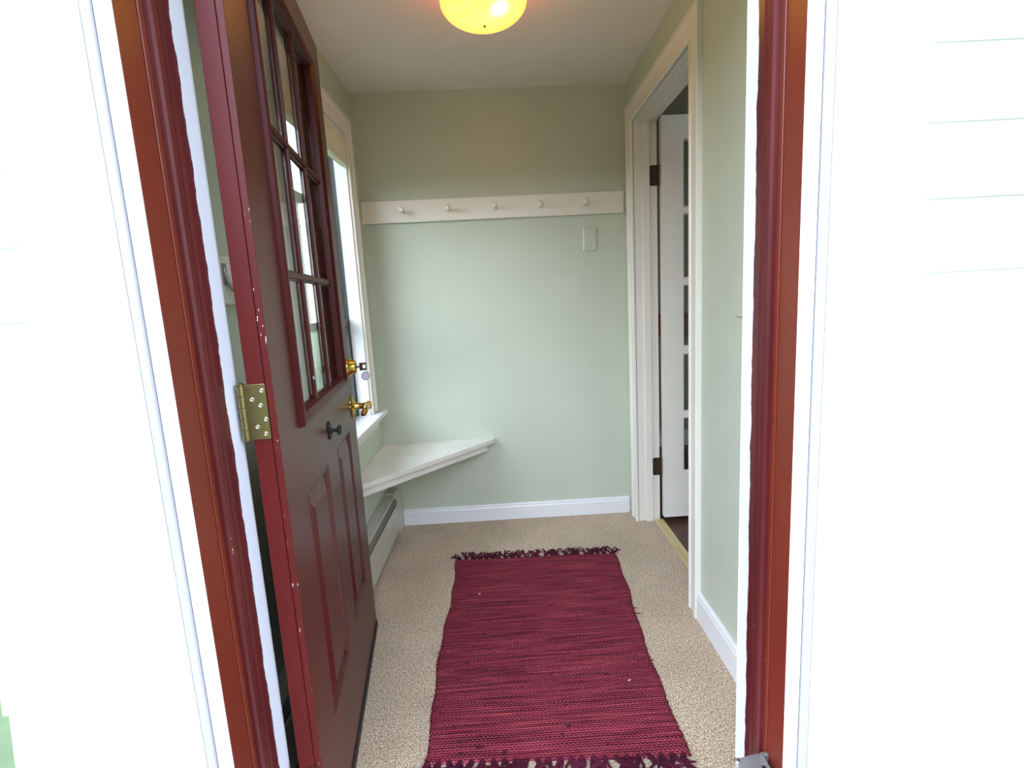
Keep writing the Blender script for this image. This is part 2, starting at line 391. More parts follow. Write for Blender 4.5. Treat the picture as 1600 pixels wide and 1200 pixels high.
# ------------------------------------------------------------------ entrance frame (jambs, stops, storm frame)
def build_entrance():
    r = tag(empty('trim_1', (0, 0, 0)), kind='structure')
    t = .02
    # rebate (white inside), behind the stop
    boxes('rebate', [(XL-t, XL, .890, FY, 0, DT), (XR, XR+t, .890, FY, 0, DT), (XL-t, XR+t, .890, FY, DT, DT+t)], M['rebate'], r, 0)
    # stop with a rounded nose
    bm = bmesh.new()
    prof = lambda x, s: [(x, .890), (x, .838), (x+s*.007, .838), (x+s*.010, .843), (x+s*.0115, .853), (x+s*.0095, .860), (x+s*.011, .868), (x+s*.011, .884), (x+s*.008, .890)]
    prism(bm, prof(XL, 1), lambda u, v, w: (u, v, w), 0, DT); prism(bm, prof(XR, -1), lambda u, v, w: (u, v, w), 0, DT)
    prism(bm, [(DT, .890), (DT, .838), (DT-.011, .845), (DT-.011, .888)], lambda u, v, w: (w, v, u), XL, XR)
    obj('stop', bm, M['burg'], r, 0, smooth=False)
    # outer jamb: two boards with a paint-cracked joint between
    boxes('jamb', [(XL-t, XL+.001, .826, .838, 0, DT), (XR-.001, XR+t, .826, .838, 0, DT),
                   (XL-t, XL, .838, .890, 0, DT), (XR, XR+t, .838, .890, 0, DT), (XL-t, XR+t, .826, .890, DT, DT+t)], M['rust'], r, .0015)
    boxes('outer_jamb', [(XL-t, XL-.0005, .772, .825, 0, DT), (XR+.0005, XR+t, .772, .825, 0, DT), (XL-t, XR+t, .772, .825, DT, DT+t)], M['rust'], r, .002)
    boxes('storm_frame', [(XL-.012, XL+.001, .750, .771, 0, DT), (XR-.001, XR+.012, .750, .771, 0, DT), (XL-.012, XR+.012, .750, .771, DT, DT+.012)], M['white_alu'], r, .002)
    boxes('storm_channel', [(XL-.026, XL-.013, .745, .771, 0, DT), (XR+.013, XR+.026, .745, .771, 0, DT), (XL-.034, XR+.034, .745, .771, DT+.013, DT+.034)], M['grey_alu'], r, .002)
    boxes('outside_casing', [(XL-.155, XL-.027, .742, .789, -.05, DT+.125), (XR+.027, XR+.155, .742, .789, -.05, DT+.125), (XL-.155, XR+.155, .740, .789, DT+.036, DT+.13)], M['white_alu'], r, .003)
    casing('inside_casing', lambda u, d, z: (u, FY+d, z), XL-.004, XR+.004, 0, DT+.004, M['trimw'], r, [(p[0]*.8, p[1]) for p in CAS])
    boxes('sill', [(XL, XR, .74, FY-.002, -.06, .008)], M['grey_alu'], r, .004)
build_entrance()

# ------------------------------------------------------------------ entrance door, built in its own axes: X = from hinge to free edge, Y = towards its inner face, Z up
def door_slab(bm, x0, x1, z0, z1, y0, y1, holes):
    xs = sorted({x0, x1, *[h[0] for h in holes], *[h[1] for h in holes]}); zs = sorted({z0, z1, *[h[2] for h in holes], *[h[3] for h in holes]})
    inside = lambda cx, cz: any(h[0] < cx < h[1] and h[2] < cz < h[3] for h in holes)
    cells = {(i, j) for i in range(len(xs)-1) for j in range(len(zs)-1) if not inside((xs[i]+xs[i+1])/2, (zs[j]+zs[j+1])/2)}
    cache = {}
    def V(x, y, z):
        k = (x, y, z)
        if k not in cache: cache[k] = bm.verts.new(k)
        return cache[k]
    for i, j in cells:
        a, b, c, d = xs[i], xs[i+1], zs[j], zs[j+1]
        bm.faces.new((V(a, y0, c), V(b, y0, c), V(b, y0, d), V(a, y0, d)))
        bm.faces.new((V(a, y1, d), V(b, y1, d), V(b, y1, c), V(a, y1, c)))
        for (n, q) in (((i-1, j), ((a, c), (a, d))), ((i+1, j), ((b, d), (b, c))), ((i, j-1), ((b, c), (a, c))), ((i, j+1), ((a, d), (b, d)))):
            if n not in cells:
                (p, s), (u, v) = q
                bm.faces.new((V(p, y0, s), V(u, y0, v), V(u, y1, v), V(p, y1, s)))
def rings(bm, x0, x1, z0, z1, prof, cap=True):
    """nested rectangles: prof of (inset, y)"""
    rs = []
    for i, y in prof: rs.append([bm.verts.new(p) for p in ((x0+i, y, z0+i), (x1-i, y, z0+i), (x1-i, y, z1-i), (x0+i, y, z1-i))])
    for a, b in zip(rs, rs[1:]):
        for k in range(4): bm.faces.new((a[k], a[(k+1) % 4], b[(k+1) % 4], b[k]))
    if cap: bm.faces.new(rs[-1])
DW, DZ0, DZ1, DTH = .9176, .014, 2.047, .044
def build_front_door():
    th = math.radians(7.7502)
    r = empty('door_1', (-.42093, .94764, 0), PI/2+th)
    tag(r, 'open oxblood red entrance door with nine small panes and brass hardware', 'door', kind='structure')
    # local +Y must point to the inner face (towards the left wall)
    lite = (.167, .751, .980, 1.928)
    p1, p2 = (.155, .385, .272, .815), (.533, .763, .272, .815)
    bm = bmesh.new()
    door_slab(bm, 0, DW, DZ0, DZ1, 0, .0108, [lite, p1, p2])
    for p in (p1, p2): rings(bm, *p, [(0, 0), (.002, -.0015), (.005, -.001), (.009, .0085), (.012, .0100), (.018, .0100), (.046, .0012), (.049, 0)])
    obj('slab_face', bm, M['red'], r, .0008, seg=1)
    bm = bmesh.new(); door_slab(bm, .0015, DW-.001, DZ0+.001, DZ1-.001, .0125, DTH, [lite])
    for p in (p1, p2): rings(bm, *p, [(0, DTH+.0005), (.01, DTH+.004), (.02, DTH+.0005), (.03, DTH+.004)])
    obj('slab_core', bm, M['redface'], r, .001, seg=1)
    # chipped edge lip of the outer skin
    boxes('edge_lip', [(-.0012, .003, -.0006, .0112, DZ0, 1.0875), (-.0012, .003, -.0006, .0112, 1.0875, DZ1)], M['rededge'], r, .0008)
    # lite frame, raised moulding outside and inside
    bm = bmesh.new()
    rings(bm, .154, .764, .967, 1.941, [(0, 0.0002), (.001, -.009), (.004, -.0118), (.011, -.012), (.017, -.0085), (.0235, -.004), (.027, .006), (.030, .0125)], cap=False)
    rings(bm, .154, .764, .967, 1.941, [(0, DTH), (.001, DTH+.004), (.010, DTH+.004), (.016, DTH), (.0165, .030), (.026, .0215), (.030, .0170)], cap=False)
    fr = obj('lite_frame', bm, M['lite'], r, 0)
    gx0, gx1, gz0, gz1 = .184, .734, .997, 1.911
    mx = [gx0+(gx1-gx0)/3, gx0+2*(gx1-gx0)/3]; mz = [1.293, 1.594]
    bm = bmesh.new()
    def mv(x):   # vertical muntin both sides of the pane
        for s, y, h in ((1, .0125, 1), (-1, .0170, .38)):
            prism(bm, [(x-.010, y), (x-.010, y-s*h*.003), (x-.007, y-s*h*.005), (x-.005, y-s*h*.0095), (x+.005, y-s*h*.0095), (x+.007, y-s*h*.005), (x+.010, y-s*h*.003), (x+.010, y)], lambda u, v, w: (u, v, w), gz0-.003, gz1+.003)
    def mh(z):
        for s, y, h in ((1, .0125, 1), (-1, .0170, .38)):
            prism(bm, [(z-.011, y), (z-.011, y-s*h*.003), (z-.007, y-s*h*.005), (z-.006, y-s*h*.0098), (z+.006, y-s*h*.0098), (z+.007, y-s*h*.005), (z+.011, y-s*h*.003), (z+.011, y)], lambda u, v, w: (w, v, u), gx0-.003, gx1+.003)
    for x in mx: mv(x)
    for z in mz: mh(z)
    obj('muntins', bm, M['lite'], r)
    xs = [gx0-.002]+mx+[gx1+.002]; zs = [gz0-.002]+mz+[gz1+.002]
    for i in range(3):
        for j in range(3):
            box('pane', (xs[i], xs[i+1], .0130, .0165, zs[j], zs[j+1]), M['glass'], r, 0)
    box('door_sweep', (.002, DW-.002, .004, .040, .003, DZ0), M['rubber'], r, .001)
    box('door_sweep_lip', (.002, DW-.002, -.004, .0, .004, .030), M['rubber'], r, .001)
    # hinges: leaf let into the hinge edge, five-knuckle barrel
    for zc in (1.80, 1.037, .24):
        h = box('hinge', (-.0026, .0014, .0120, .0485, zc-.051, zc+.051), M['abrass'], r, .0006)
        for k in range(5):
            bm = bmesh.new(); z0 = zc-.051+k*.0204
            lathe(bm, [(0, .0062), (.0006, .0068), (.0192, .0068), (.0198, .0062)], (-.0030, .0540, z0), (0, 0, 1), 20)
            obj('knuckle', bm, M['abrass'], h, smooth=True)
        bm = bmesh.new(); lathe(bm, [(0, .003), (0, .0075), (.002, .0075), (.004, .004), (.004, 0)], (-.003, .054, zc+.051), (0, 0, 1), 20); obj('pin_head', bm, M['abrass'], h, smooth=True)
        for (sy, sz) in ((.0185, .039), (.0235, .012), (.0365, .024), (.0175, -.014), (.0330, -.027), (.0205, -.041)):
            bm = bmesh.new(); lathe(bm, [(0, .0040), (.0009, .0038), (.0013, .0028), (.0007, .0012), (.0007, 0)], (-.0026, sy, zc+sz), (-1, 0, 0), 16)
            obj('screw', bm, M['chrome'], h, smooth=True)
    # deadbolt
    bs = .857
    bm = bmesh.new(); lathe(bm, [(0, .032), (.003, .0325), (.006, .031), (.012, .026), (.026, .0235), (.029, .022), (.029, .017), (.027, .016), (.027, 0)], (bs, 0, 1.012), (0, -1, 0), 36)
    obj('deadbolt', bm, M['brass'], r, smooth=True)
    # handle: scalloped rose, neck, lever with a curled tip
    zc = .876
    bm = bmesh.new()
    n = 48
    def rose(sc, y):
        out = []
        for k in range(n):
            a = 2*PI*k/n; rr = (.029+.0065*abs(math.cos(2*a))**1.5 + .002*math.cos(8*a))*sc
            out.append(bm.verts.new((bs+rr*math.cos(a)*.82, y, zc+rr*math.sin(a)*1.10)))
        return out
    rr = [rose(1, 0), rose(1.0, -.003), rose(.86, -.007), rose(.55, -.0105), rose(.36, -.013)]
    for a, b in zip(rr, rr[1:]):
        for k in range(n): bm.faces.new((a[k], a[(k+1) % n], b[(k+1) % n], b[k]))
    bm.faces.new(rr[-1]); bm.faces.new(rr[0][::-1])
    hd = obj('handle', bm, M['brass'], r, smooth=True)
    bm = bmesh.new(); lathe(bm, [(.010, .014), (.014, .0120), (.044, .0115), (.050, .0145), (.060, .0150), (.067, .012), (.070, .006), (.071, 0)], (bs, 0, zc), (0, -1, 0), 24)
    obj('neck', bm, M['brass'], hd, smooth=True)
    bm = bmesh.new()
    tube(bm, [(bs+.004, -.055, zc), (bs-.02, -.056, zc+.001), (bs-.045, -.056, zc-.001), (bs-.066, -.055, zc-.003), (bs-.080, -.053, zc-.008), (bs-.086, -.050, zc-.013), (bs-.082, -.047, zc-.016)], [.0105, .0110, .0102, .0098, .0100, .0092, .006], 14)
    obj('lever', bm, M['brass'], hd, smooth=True)
    # inner thumb turn and lever, on the side facing the left wall
    bm = bmesh.new(); lathe(bm, [(0, .030), (.005, .029), (.008, .012), (.02, .010), (.02, 0)], (bs, DTH, 1.012), (0, 1, 0), 24); bx(bm, bs-.004, bs+.004, DTH+.018, DTH+.034, 1.0, 1.024)
    obj('thumb_turn', bm, M['brass'], r, smooth=True)
    bm = bmesh.new(); lathe(bm, [(0, .032), (.005, .030), (.009, .012), (.045, .009), (.05, .012), (.056, .008), (.056, 0)], (bs, DTH, zc), (0, 1, 0), 24)
    tube(bm, [(bs, DTH+.046, zc), (bs-.04, DTH+.048, zc), (bs-.09, DTH+.045, zc-.008)], [.008, .008, .006], 10)
    obj('inner_handle', bm, M['brass'], r, smooth=True)
    box('latch_plate', (DW-.001, DW+.001, .010, .036, zc-.028, zc+.028), M['brass'], r, .0005)
    # black iron turn bell on the lock rail
    bm = bmesh.new(); pl = [(-.013, -.021), (-.015, -.010), (-.015, .012), (-.011, .020), (0, .026), (.011, .020), (.015, .012), (.015, -.010), (.013, -.021), (0, -.024)]
    prism(bm, pl, lambda u, v, w: (.445+u, w, .890+v), 0, -.0045)
    bell = obj('turn_bell', bm, M['black'], r, .0012)
    bm = bmesh.new(); lathe(bm, [(.004, .010), (.008, .0085), (.010, .005), (.020, .0045), (.022, .007), (.024, .007), (.024, 0)], (.445, 0, .890), (0, -1, 0), 18)
    lathe(bm, [(-.013, 0), (-.0125, .004), (-.006, .0062), (0, .005), (.006, .0062), (.0125, .004), (.013, 0)], (.445, -.027, .890), (.5, 0, .8), 14)
    obj('bell_knob', bm, M['black'], bell, smooth=True)
    # key standing in the deadbolt, a separate thing, in the door's axes
    Mx = Matrix.Translation((-.42093, .94764, 0)) @ Matrix.Rotation(PI/2+th, 4, 'Z')
    k = empty('key'); k.matrix_world = Mx @ Matrix.Translation((bs, -.029, 1.012))
    tag(k, 'dark brass key standing in the deadbolt with its round lilac tag', 'key')
    # key turned flat: blade seen side on, bow has a hole
    bm = bmesh.new(); bx(bm, -.0042, .0042, -.012, .004, -.0026, .0026); obj('key_blade', bm, M['key'], k, .0004)
    bm = bmesh.new(); bx(bm, -.0048, .0048, -.012, -.0095, -.0014, .0014)
    obj('key_shoulder', bm, M['key'], k, .0004)
    bm = bmesh.new()
    door_slab(bm, -.0135, .0135, -.0345, -.0115, -.0016, .0016, [(-.0060, .0060, -.0315, -.0225)])
    for v in bm.verts:          # slab was made in XZ: lay Z along the shaft (-Y) and stand the bow upright
        x, y, z = v.co; v.co = (y, z, x)
    obj('key_bow', bm, M['key'], k, .0010)
    bm = bmesh.new()
    ring = [(.0, -.0265+.0055*math.sin(a), -.0110+.0065*math.cos(a)-.002) for a in [2*PI*i/18 for i in range(19)]]
    tube(bm, ring, .0006, 6); obj('key_ring', bm, M['steel'], k, smooth=True)
    # tag disc with a dark rim, hanging and turned to the camera
    bm = bmesh.new(); lathe(bm, [(-.0006, 0), (-.0006, .0135), (.0006, .0135), (.0006, 0)], (0, 0, 0), (0, 1, 0), 32)
    t = obj('key_tag', bm, M['tag'], k); t.matrix_parent_inverse = Matrix()
    t.rotation_euler = (0, 0, math.radians(-62)); t.location = (0, -.0290, -.0335)
    bm = bmesh.new(); tube(bm, [(.0137*math.cos(a), 0, .0137*math.sin(a)) for a in [2*PI*i/32 for i in range(33)]], .0011, 6)
    t2 = obj('tag_rim', bm, M['black'], t, smooth=True)
build_front_door()

# ------------------------------------------------------------------ window in the left wall
def build_window():
    r = tag(empty('window_1', (A, 2.19, 0)), 'white double hung window in the green wall behind the red door', 'window', kind='structure')
    def part(name, lst, mat, bev=.0015):
        o = boxes(name, [(x0-A, x1-A, y0-2.19, y1-2.19, z0, z1) for x0, x1, y0, y1, z0, z1 in lst], mat, r, bev); return o
    casing('window_casing', lambda u, d, z: (d, u-2.19, z), 1.797, 2.578, .6845, 2.0, M['trim'], r)
    y0, y1, z0, z1 = 1.80, 2.575, .682, 2.0
    xa, xb = -.675, -.733
    part('window_jamb', [(xb, xa, y0, y0+.004, z0, z1), (xb, xa, y1-.004, y1, z0, z1), (xb, xa, y0, y1, z1-.004, z1)], M['trimw'], 0)
    part('window_track', [(-.785, xb, y0, y0+.007, z0, z1), (-.785, xb, y1-.007, y1, z0, z1), (-.785, xb, y0, y1, z1-.015, z1)], M['track'])
    part('lower_sash', [(-.757, -.737, y0+.014, y0+.04, z0, 1.16), (-.757, -.737, y1-.026, y1-.008, z0, 1.16), (-.757, -.737, y0+.04, y1-.026, z0, .73), (-.757, -.737, y0+.04, y1-.026, 1.13, 1.16)], M['track'])
    part('upper_sash', [(-.783, -.761, y0+.014, y0+.045, 1.12, 1.98), (-.783, -.761, y1-.030, y1-.008, 1.12, 1.98), (-.783, -.761, y0+.045, y1-.030, 1.12, 1.15), (-.783, -.761, y0+.045, y1-.030, 1.95, 1.98)], M['trimw'])
    part('upper_pane', [(-.773, -.770, y0+.04, y1-.025, 1.14, 1.96)], M['glass'], 0)
    part('lower_pane', [(-.748, -.745, y0+.035, y1-.022, .72, 1.14)], M['glass'], 0)
    part('window_sill', [(-.740, -.675, y0+.001, y1-.001, .657, .682), (-.678, -.617, 1.69, 2.69, .660, .682)], M['trimw'], .004)
    bm = bmesh.new(); prism(bm, [(0, .600), (.012, .600), (.012, .625), (.017, .632), (.020, .645), (.020, .6595), (0, .6595)], lambda u, v, w: (u, w, v), 1.71-2.19, 2.665-2.19)
    obj('window_apron', bm, M['trim'], r)
    part('outer_sill', [(-.88, -.787, y0-.03, y1+.03, .63, .66)], M['trimw'])
    # fabric shade, drawn up short
    s = tag(empty('window_shade', (-.69, 2.19, 1.86)), 'cream pleated fabric shade drawn up at the top of the window', 'window shade')
    bm = bmesh.new()
    pts = []
    zz = [1.985, 1.962, 1.955, 1.925, 1.918, 1.885]
    ff = [.012, .014, .018, .017, .020, .016]
    prism(bm, [(f, z-1.86) for f, z in zip(ff, zz)]+[(f-.010, z-1.86) for f, z in list(zip(ff, zz))[::-1]], lambda u, v, w: (u, w, v), -.381, .379)
    obj('shade_cloth', bm, M['shade'], s)
    bm = bmesh.new(); bx(bm, -.008, .022, -.381, .379, -.004, .024); obj('bottom_rail', bm, M['shade'], s, .003)
    bm = bmesh.new(); bx(bm, -.015, .020, -.381, .379, .125, .1345); obj('head_rail', bm, M['trim'], s, .003)
build_window()

# ------------------------------------------------------------------ doorway in the right wall and the glazed door beyond
def build_inner_door():
    r = tag(empty('trim_2', (B, 2.256, 0)), kind='structure')
    casing('door_casing', lambda u, d, z: (-d, u-2.256, z), 1.862-.0, 2.650, 0, 2.013, M['trim'], r)
    def part(name, lst, mat, bev=.0015):
        return boxes(name, [(x0-B, x1-B, y0-2.256, y1-2.256, z0, z1) for x0, x1, y0, y1, z0, z1 in lst], mat, r, bev)
    x0, x1 = B-.004, .790
    part('jamb', [(x0, x1, 1.8455, 1.862, 0, 2.0295), (x0, x1, 2.650, 2.6665, 0, 2.0295), (x0, x1, 1.862, 2.650, 2.013, 2.0295)], M['trim'])
    part('stop', [(.716, .751, 1.862, 1.873, 0, 2.013), (.716, .751, 2.639, 2.650, 0, 2.013), (.716, .751, 1.873, 2.639, 2.002, 2.013)], M['trim'])
    part('threshold', [(.757, .806, 1.862, 2.650, -.02, .006)], M['threshold'], .003)
    # glazed door, swung away into the next room about a pin at (.797, 2.652)
    d = empty('door_2', (.797, 2.650, 0), math.radians(.6))
    tag(d, 'white glazed interior door standing open beyond the right hand doorway', 'door', kind='structure')
    W2, z0, z1 = .765, .030, 2.021
    w0 = .004
    ys, yb = -.035-.003, -.003
    cols = [(.104, .288), (.310, .470), (.492, .655)]
    rows = [(.270, .566), (.590, .896), (.924, 1.238), (1.262, 1.578), (1.600, 1.918)]
    bm = bmesh.new()
    door_slab(bm, w0, W2, z0, z1, ys, yb, [(c[0], c[1], q[0], q[1]) for c in cols for q in rows])
    for c in cols:
        for q in rows:
            rings(bm, c[0], c[1], q[0], q[1], [(0, ys), (.004, ys+.001), (.010, ys+.012), (.0105, ys+.016)], cap=False)
    obj('door_leaf', bm, M['trim'], d, 0)
    for c in cols:
        for q in rows: box('pane', (c[0]-.001, c[1]+.001, ys+.0165, ys+.0195, q[0]-.001, q[1]+.001), M['glass'], d, 0)
    for zc in (1.762, .300):
        # jamb leaf with rounded corners lies on the far jamb, barrel at the pin
        bm = bmesh.new(); hh = .0475; a, b2 = -.046, -.004; q = .008; poly = []
        for (cx, cz, a0) in ((a+q, zc-hh+q, PI), (a+q, zc+hh-q, PI/2)):
            rng = [a0+PI/2*i/5 for i in range(6)] if a0 == PI else [PI-PI/2*i/5 for i in range(6)]
            poly += [(cx+q*math.cos(t), cz+q*math.sin(t)) for t in rng][::1]
            if a0 == PI: poly = poly[::-1]
        poly = [(a+q, zc-hh)]+[(a, zc-hh+q), (a, zc+hh-q), (a+q, zc+hh), (b2, zc+hh), (b2, zc-hh)]
        prism(bm, poly, lambda u, v, w: (u, w, v), -.0022, -.0005)
        h = obj('hinge', bm, M['bronze'], d, .0004)
        for k in range(5):
            bm = bmesh.new(); lathe(bm, [(0, .0052), (.0005, .006), (.0175, .006), (.018, .0052)], (-.001, -.0065, zc-hh+k*.019), (0, 0, 1), 16)
            obj('knuckle', bm, M['bronze'], h, smooth=True)
        for sx, sz in ((-.032, .037), (-.038, .0), (-.032, -.037)):
            bm = bmesh.new(); lathe(bm, [(0, .0035), (.0008, .003), (.0008, 0)], (sx, -.0022, zc+sz), (0, -1, 0), 12); obj('screw', bm, M['black'], h, smooth=True)
    # next room: dark wood floor, olive walls, pale ceiling, an unseen opening added far off to let daylight in
    bm = bmesh.new(); bx(bm, .807, 3.6, .96, 4.0, -.10, -.001); bx(bm, .79, .807, .96, 1.845, -.10, -.001); bx(bm, .79, .807, 2.667, 4.0, -.10, -.001)
    struct('floor_next_room', bm, M['darkfloor'])
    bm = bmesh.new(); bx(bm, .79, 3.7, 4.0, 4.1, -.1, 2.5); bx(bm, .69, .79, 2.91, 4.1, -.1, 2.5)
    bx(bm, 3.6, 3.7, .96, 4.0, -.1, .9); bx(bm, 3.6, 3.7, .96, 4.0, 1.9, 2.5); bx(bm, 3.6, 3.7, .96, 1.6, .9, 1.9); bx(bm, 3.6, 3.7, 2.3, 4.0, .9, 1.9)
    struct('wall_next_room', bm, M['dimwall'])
    bm = bmesh.new(); bx(bm, .79, 3.6, .95, 4.0, 2.4, 2.5); struct('ceiling_next_room', bm, M['ceiling'])
    bm = bmesh.new(); bx(bm, .79, 3.6, 3.986, 4.0, -.001, .12); struct('baseboard_next_room', bm, M['trimw'])
    portal('portal', (3.62, 1.95, 1.4), (0, PI/2, 0), 1.0, .7)
build_inner_door()

# ------------------------------------------------------------------ outside: step, lawn, a neighbouring wall seen through the window
def build_outside():
    bm = bmesh.new(); bx(bm, -1.1, 1.1, -1.3, .74, -.22, -.06); struct('porch_step', bm, M['slab'], bevel=.01)
    bm = bmesh.new(); v = [bm.verts.new(p) for p in ((-40, -40, -.35), (40, -40, -.35), (40, 40, -.35), (-40, 40, -.35))]; bm.faces.new(v)
    o = struct('ground', bm, M['lawn'])
    # unseen blockers added against low sky, behind the viewer and along the side
    def sky_blocker(x0, x1, y0, y1, h, wd=1.0, jit=1.0):
        rnd = random.Random(int(x0*7+y0)); bm = bmesh.new(); n = 26
        long_x = (x1-x0) > (y1-y0); L_ = (x1-x0) if long_x else (y1-y0)
        prof = [(-.9, 0), (-1.0, h*.4), (-.9, h*.85), (-.45, h), (.45, h), (.9, h*.85), (1.0, h*.4), (.9, 0)]; rings_ = []
        for k in range(n+1):
            t = k/n*L_; rr = []
            for (u, z) in prof:
                u2, z2 = u*wd+rnd.uniform(-.12, .12)*jit, max(0, z+rnd.uniform(-.15, .15)*jit) if z else 0
                rr.append(bm.verts.new((x0+t, y0+u2, z2-.35) if long_x else (x0+u2, y0+t, z2-.35)))
            rings_.append(rr)
        for a, b in zip(rings_, rings_[1:]):
            for i in range(len(prof)-1): bm.faces.new((a[i], a[i+1], b[i+1], b[i]))
        bm.faces.new(rings_[0]); bm.faces.new(rings_[-1])
        struct('added_blocker_wall', bm, M['sky_blocker'])
    sky_blocker(-14, 14, -12, -12, 3.8)
    sky_blocker(-14, -14, -12, 22, 2.0)
    # plain neighbouring house beyond the window
    h = empty('neighbouring_house', (-7.5, 9.0, -.35))
    tag(h, 'taupe clapboard house glimpsed outside through the window glass', 'house')
    bm = bmesh.new(); bx(bm, -3, 2.5, -5, 5, 0, 4.4)
    z = .05
    while z < 4.2:
        prism(bm, [(2.5, z), (2.53, z), (2.51, z+.16), (2.5, z+.16)], lambda u, v, w: (u, w, v), -5, 5)
        prism(bm, [(-5, z), (-5.03, z), (-5.01, z+.16), (-5, z+.16)], lambda u, v, w: (w, u, v), -3, 2.5); z += .17
    obj('house_wall', bm, M['house'], h)
    bm = bmesh.new(); prism(bm, [(-3.4, 4.3), (2.9, 4.3), (-.25, 6.2)], lambda u, v, w: (u, w, v), -5.4, 5.4); obj('house_roof', bm, M['track'], h)
    for y in (-3.2, 0, 3.0): boxes('house_window', [(2.49, 2.545, y-.45, y+.45, 1.3, 2.7)], M['trimw'], h)
build_outside()

# ------------------------------------------------------------------ peg rail with five pegs
def build_peg_rail():
    r = tag(empty('peg_rail', (-.008, D, 1.674), 0), 'long white board with five round pegs across the back wall', 'peg rail')
    r.rotation_euler = (0, math.radians(.45), 0)
    bm = bmesh.new()
    prism(bm, [(-.0005, -.055), (-.016, -.055), (-.019, -.050), (-.019, .051), (-.016, .055), (-.0005, .055)], lambda u, v, w: (w, u, v), -.667, .662)
    obj('rail_board', bm, M['trim'], r)
    for x in (-.464, -.234, -.001, .228, .452):
        bm = bmesh.new()
        lathe(bm, [(.018, .0105), (.022, .0085), (.036, .0072), (.046, .0068), (.052, .0085), (.058, .0125), (.065, .0145), (.072, .0135), (.078, .0085), (.080, 0)], (x+.008, 0, -.006), (0, -1, .12), 24)
        obj('peg', bm, M['trim'], r, smooth=True)
build_peg_rail()

def build_plates():
    r = tag(empty('blank_wall_plate', (.4795, D, 1.4935)), 'sage painted blank wall plate under the peg rail at its far end', 'wall plate')
    r.rotation_euler = (0, math.radians(.4), 0)
    bm = bmesh.new(); rs = []
    for i, y in ((0, -.0005), (.0005, -.004), (.004, -.0065), (.006, -.007)):
        rs.append([bm.verts.new(p) for p in ((-.036+i, y, -.0585+i), (.036-i, y, -.0585+i), (.036-i, y, .0585-i), (-.036+i, y, .0585-i))])
    for a, b in zip(rs, rs[1:]):
        for k in range(4): bm.faces.new((a[k], a[(k+1) % 4], b[(k+1) % 4], b[k]))
    bm.faces.new(rs[-1]); bm.faces.new(rs[0][::-1])
    obj('plate_face', bm, M['plate'], r)
    for z in (.042, -.042):
        bm = bmesh.new(); lathe(bm, [(.0065, .0032), (.0078, .0028), (.0078, .0008), (.0068, .0006), (.0068, 0)], (0, 0, z), (0, -1, 0), 14); obj('screw', bm, M['plate'], r, smooth=True)
    # light switch on the right wall beside the entrance
    s = tag(empty('light_switch', (B, 1.475, 1.188)), 'pale switch plate seen edge on beside the right side of the entrance', 'light switch')
    bm = bmesh.new(); bx(bm, -.006, -.0005, -.036, .036, -.0595, .0595); obj('switch_plate', bm, M['plate'], s, .003)
    bm = bmesh.new(); prism(bm, [(-.005, -.016), (-.0075, -.015), (-.0062, .0), (-.0075, .015), (-.005, .016)], lambda u, v, w: (u, w, v), -.008, .008); obj('rocker', bm, M['plate'], s, .0008)
    # small hook rail on the left wall behind the door
    k = tag(empty('hook_rail', (A, 1.33, 1.295)), 'short white hook board in the gap behind the red door hinge', 'hook rail')
    bm = bmesh.new(); prism(bm, [(.0005, -.058), (.017, -.058), (.020, -.053), (.020, .053), (.017, .058), (.0005, .058)], lambda u, v, w: (u, w, v), -.33, .33); obj('rail_board', bm, M['trim'], k)
    for y in (-.25, -.03, .20):
        bm = bmesh.new(); tube(bm, [(.020, y, .03), (.026, y, .0), (.034, y, -.022), (.048, y, -.030), (.060, y, -.020), (.064, y, .0)], [.004, .004, .004, .004, .004, .005], 10)
        bx(bm, .0195, .023, y-.008, y+.008, -.012, .040)
        obj('hook', bm, M['steel'], k, smooth=True)
build_plates()

# ------------------------------------------------------------------ corner bench
def build_bench():
    r = tag(empty('corner_bench', (A, D, .447)), 'white triangular corner bench with chipped front edge', 'bench')
    P0, P1 = (.0005, -.685), (.604, -.0005)         # where the front edge meets left wall / back wall
    dx, dy = P1[0]-P0[0], P1[1]-P0[1]; L = math.hypot(dx, dy); nx, ny = dy/L, -dx/L   # outward normal
    tx, ty = dx/L, dy/L
    bm = bmesh.new()
    poly = [(.0005, -.0005), (.0005, -.685), (.0005+.014, -.685), (.604, -.026), (.604, -.0005)]
    prism(bm, poly, lambda u, v, w: (u, v, w), 0, .024)
    obj('seat_board', bm, M['bench'], r, .002)
    bm = bmesh.new()
    def q(s, o): return (P0[0]+tx*s-nx*o, P0[1]+ty*s-ny*o)
    e0 = (.0015, q(0, .014)[1]+.004)
    s0, s1 = .03, L-.050
    a, b, c, d = q(s0, .010), q(s1, .012), q(s1+0, .028), q(s0, .028)
    a = (.0015, a[1]-(a[0]-.0015)*dy/dx); d = (.0015, d[1]-(d[0]-.0015)*dy/dx)
    prism(bm, [a, b, c, d], lambda u, v, w: (u, v, w), -.040, -.0003)
    obj('apron', bm, M['bench'], r, .0015)
    bm = bmesh.new(); bx(bm, .002, .520, -.020, -.001, -.036, -.0005); bx(bm, .001, .018, -.60, -.022, -.036, -.0005)
    obj('wall_cleat', bm, M['bench'], r, .001)
build_bench()

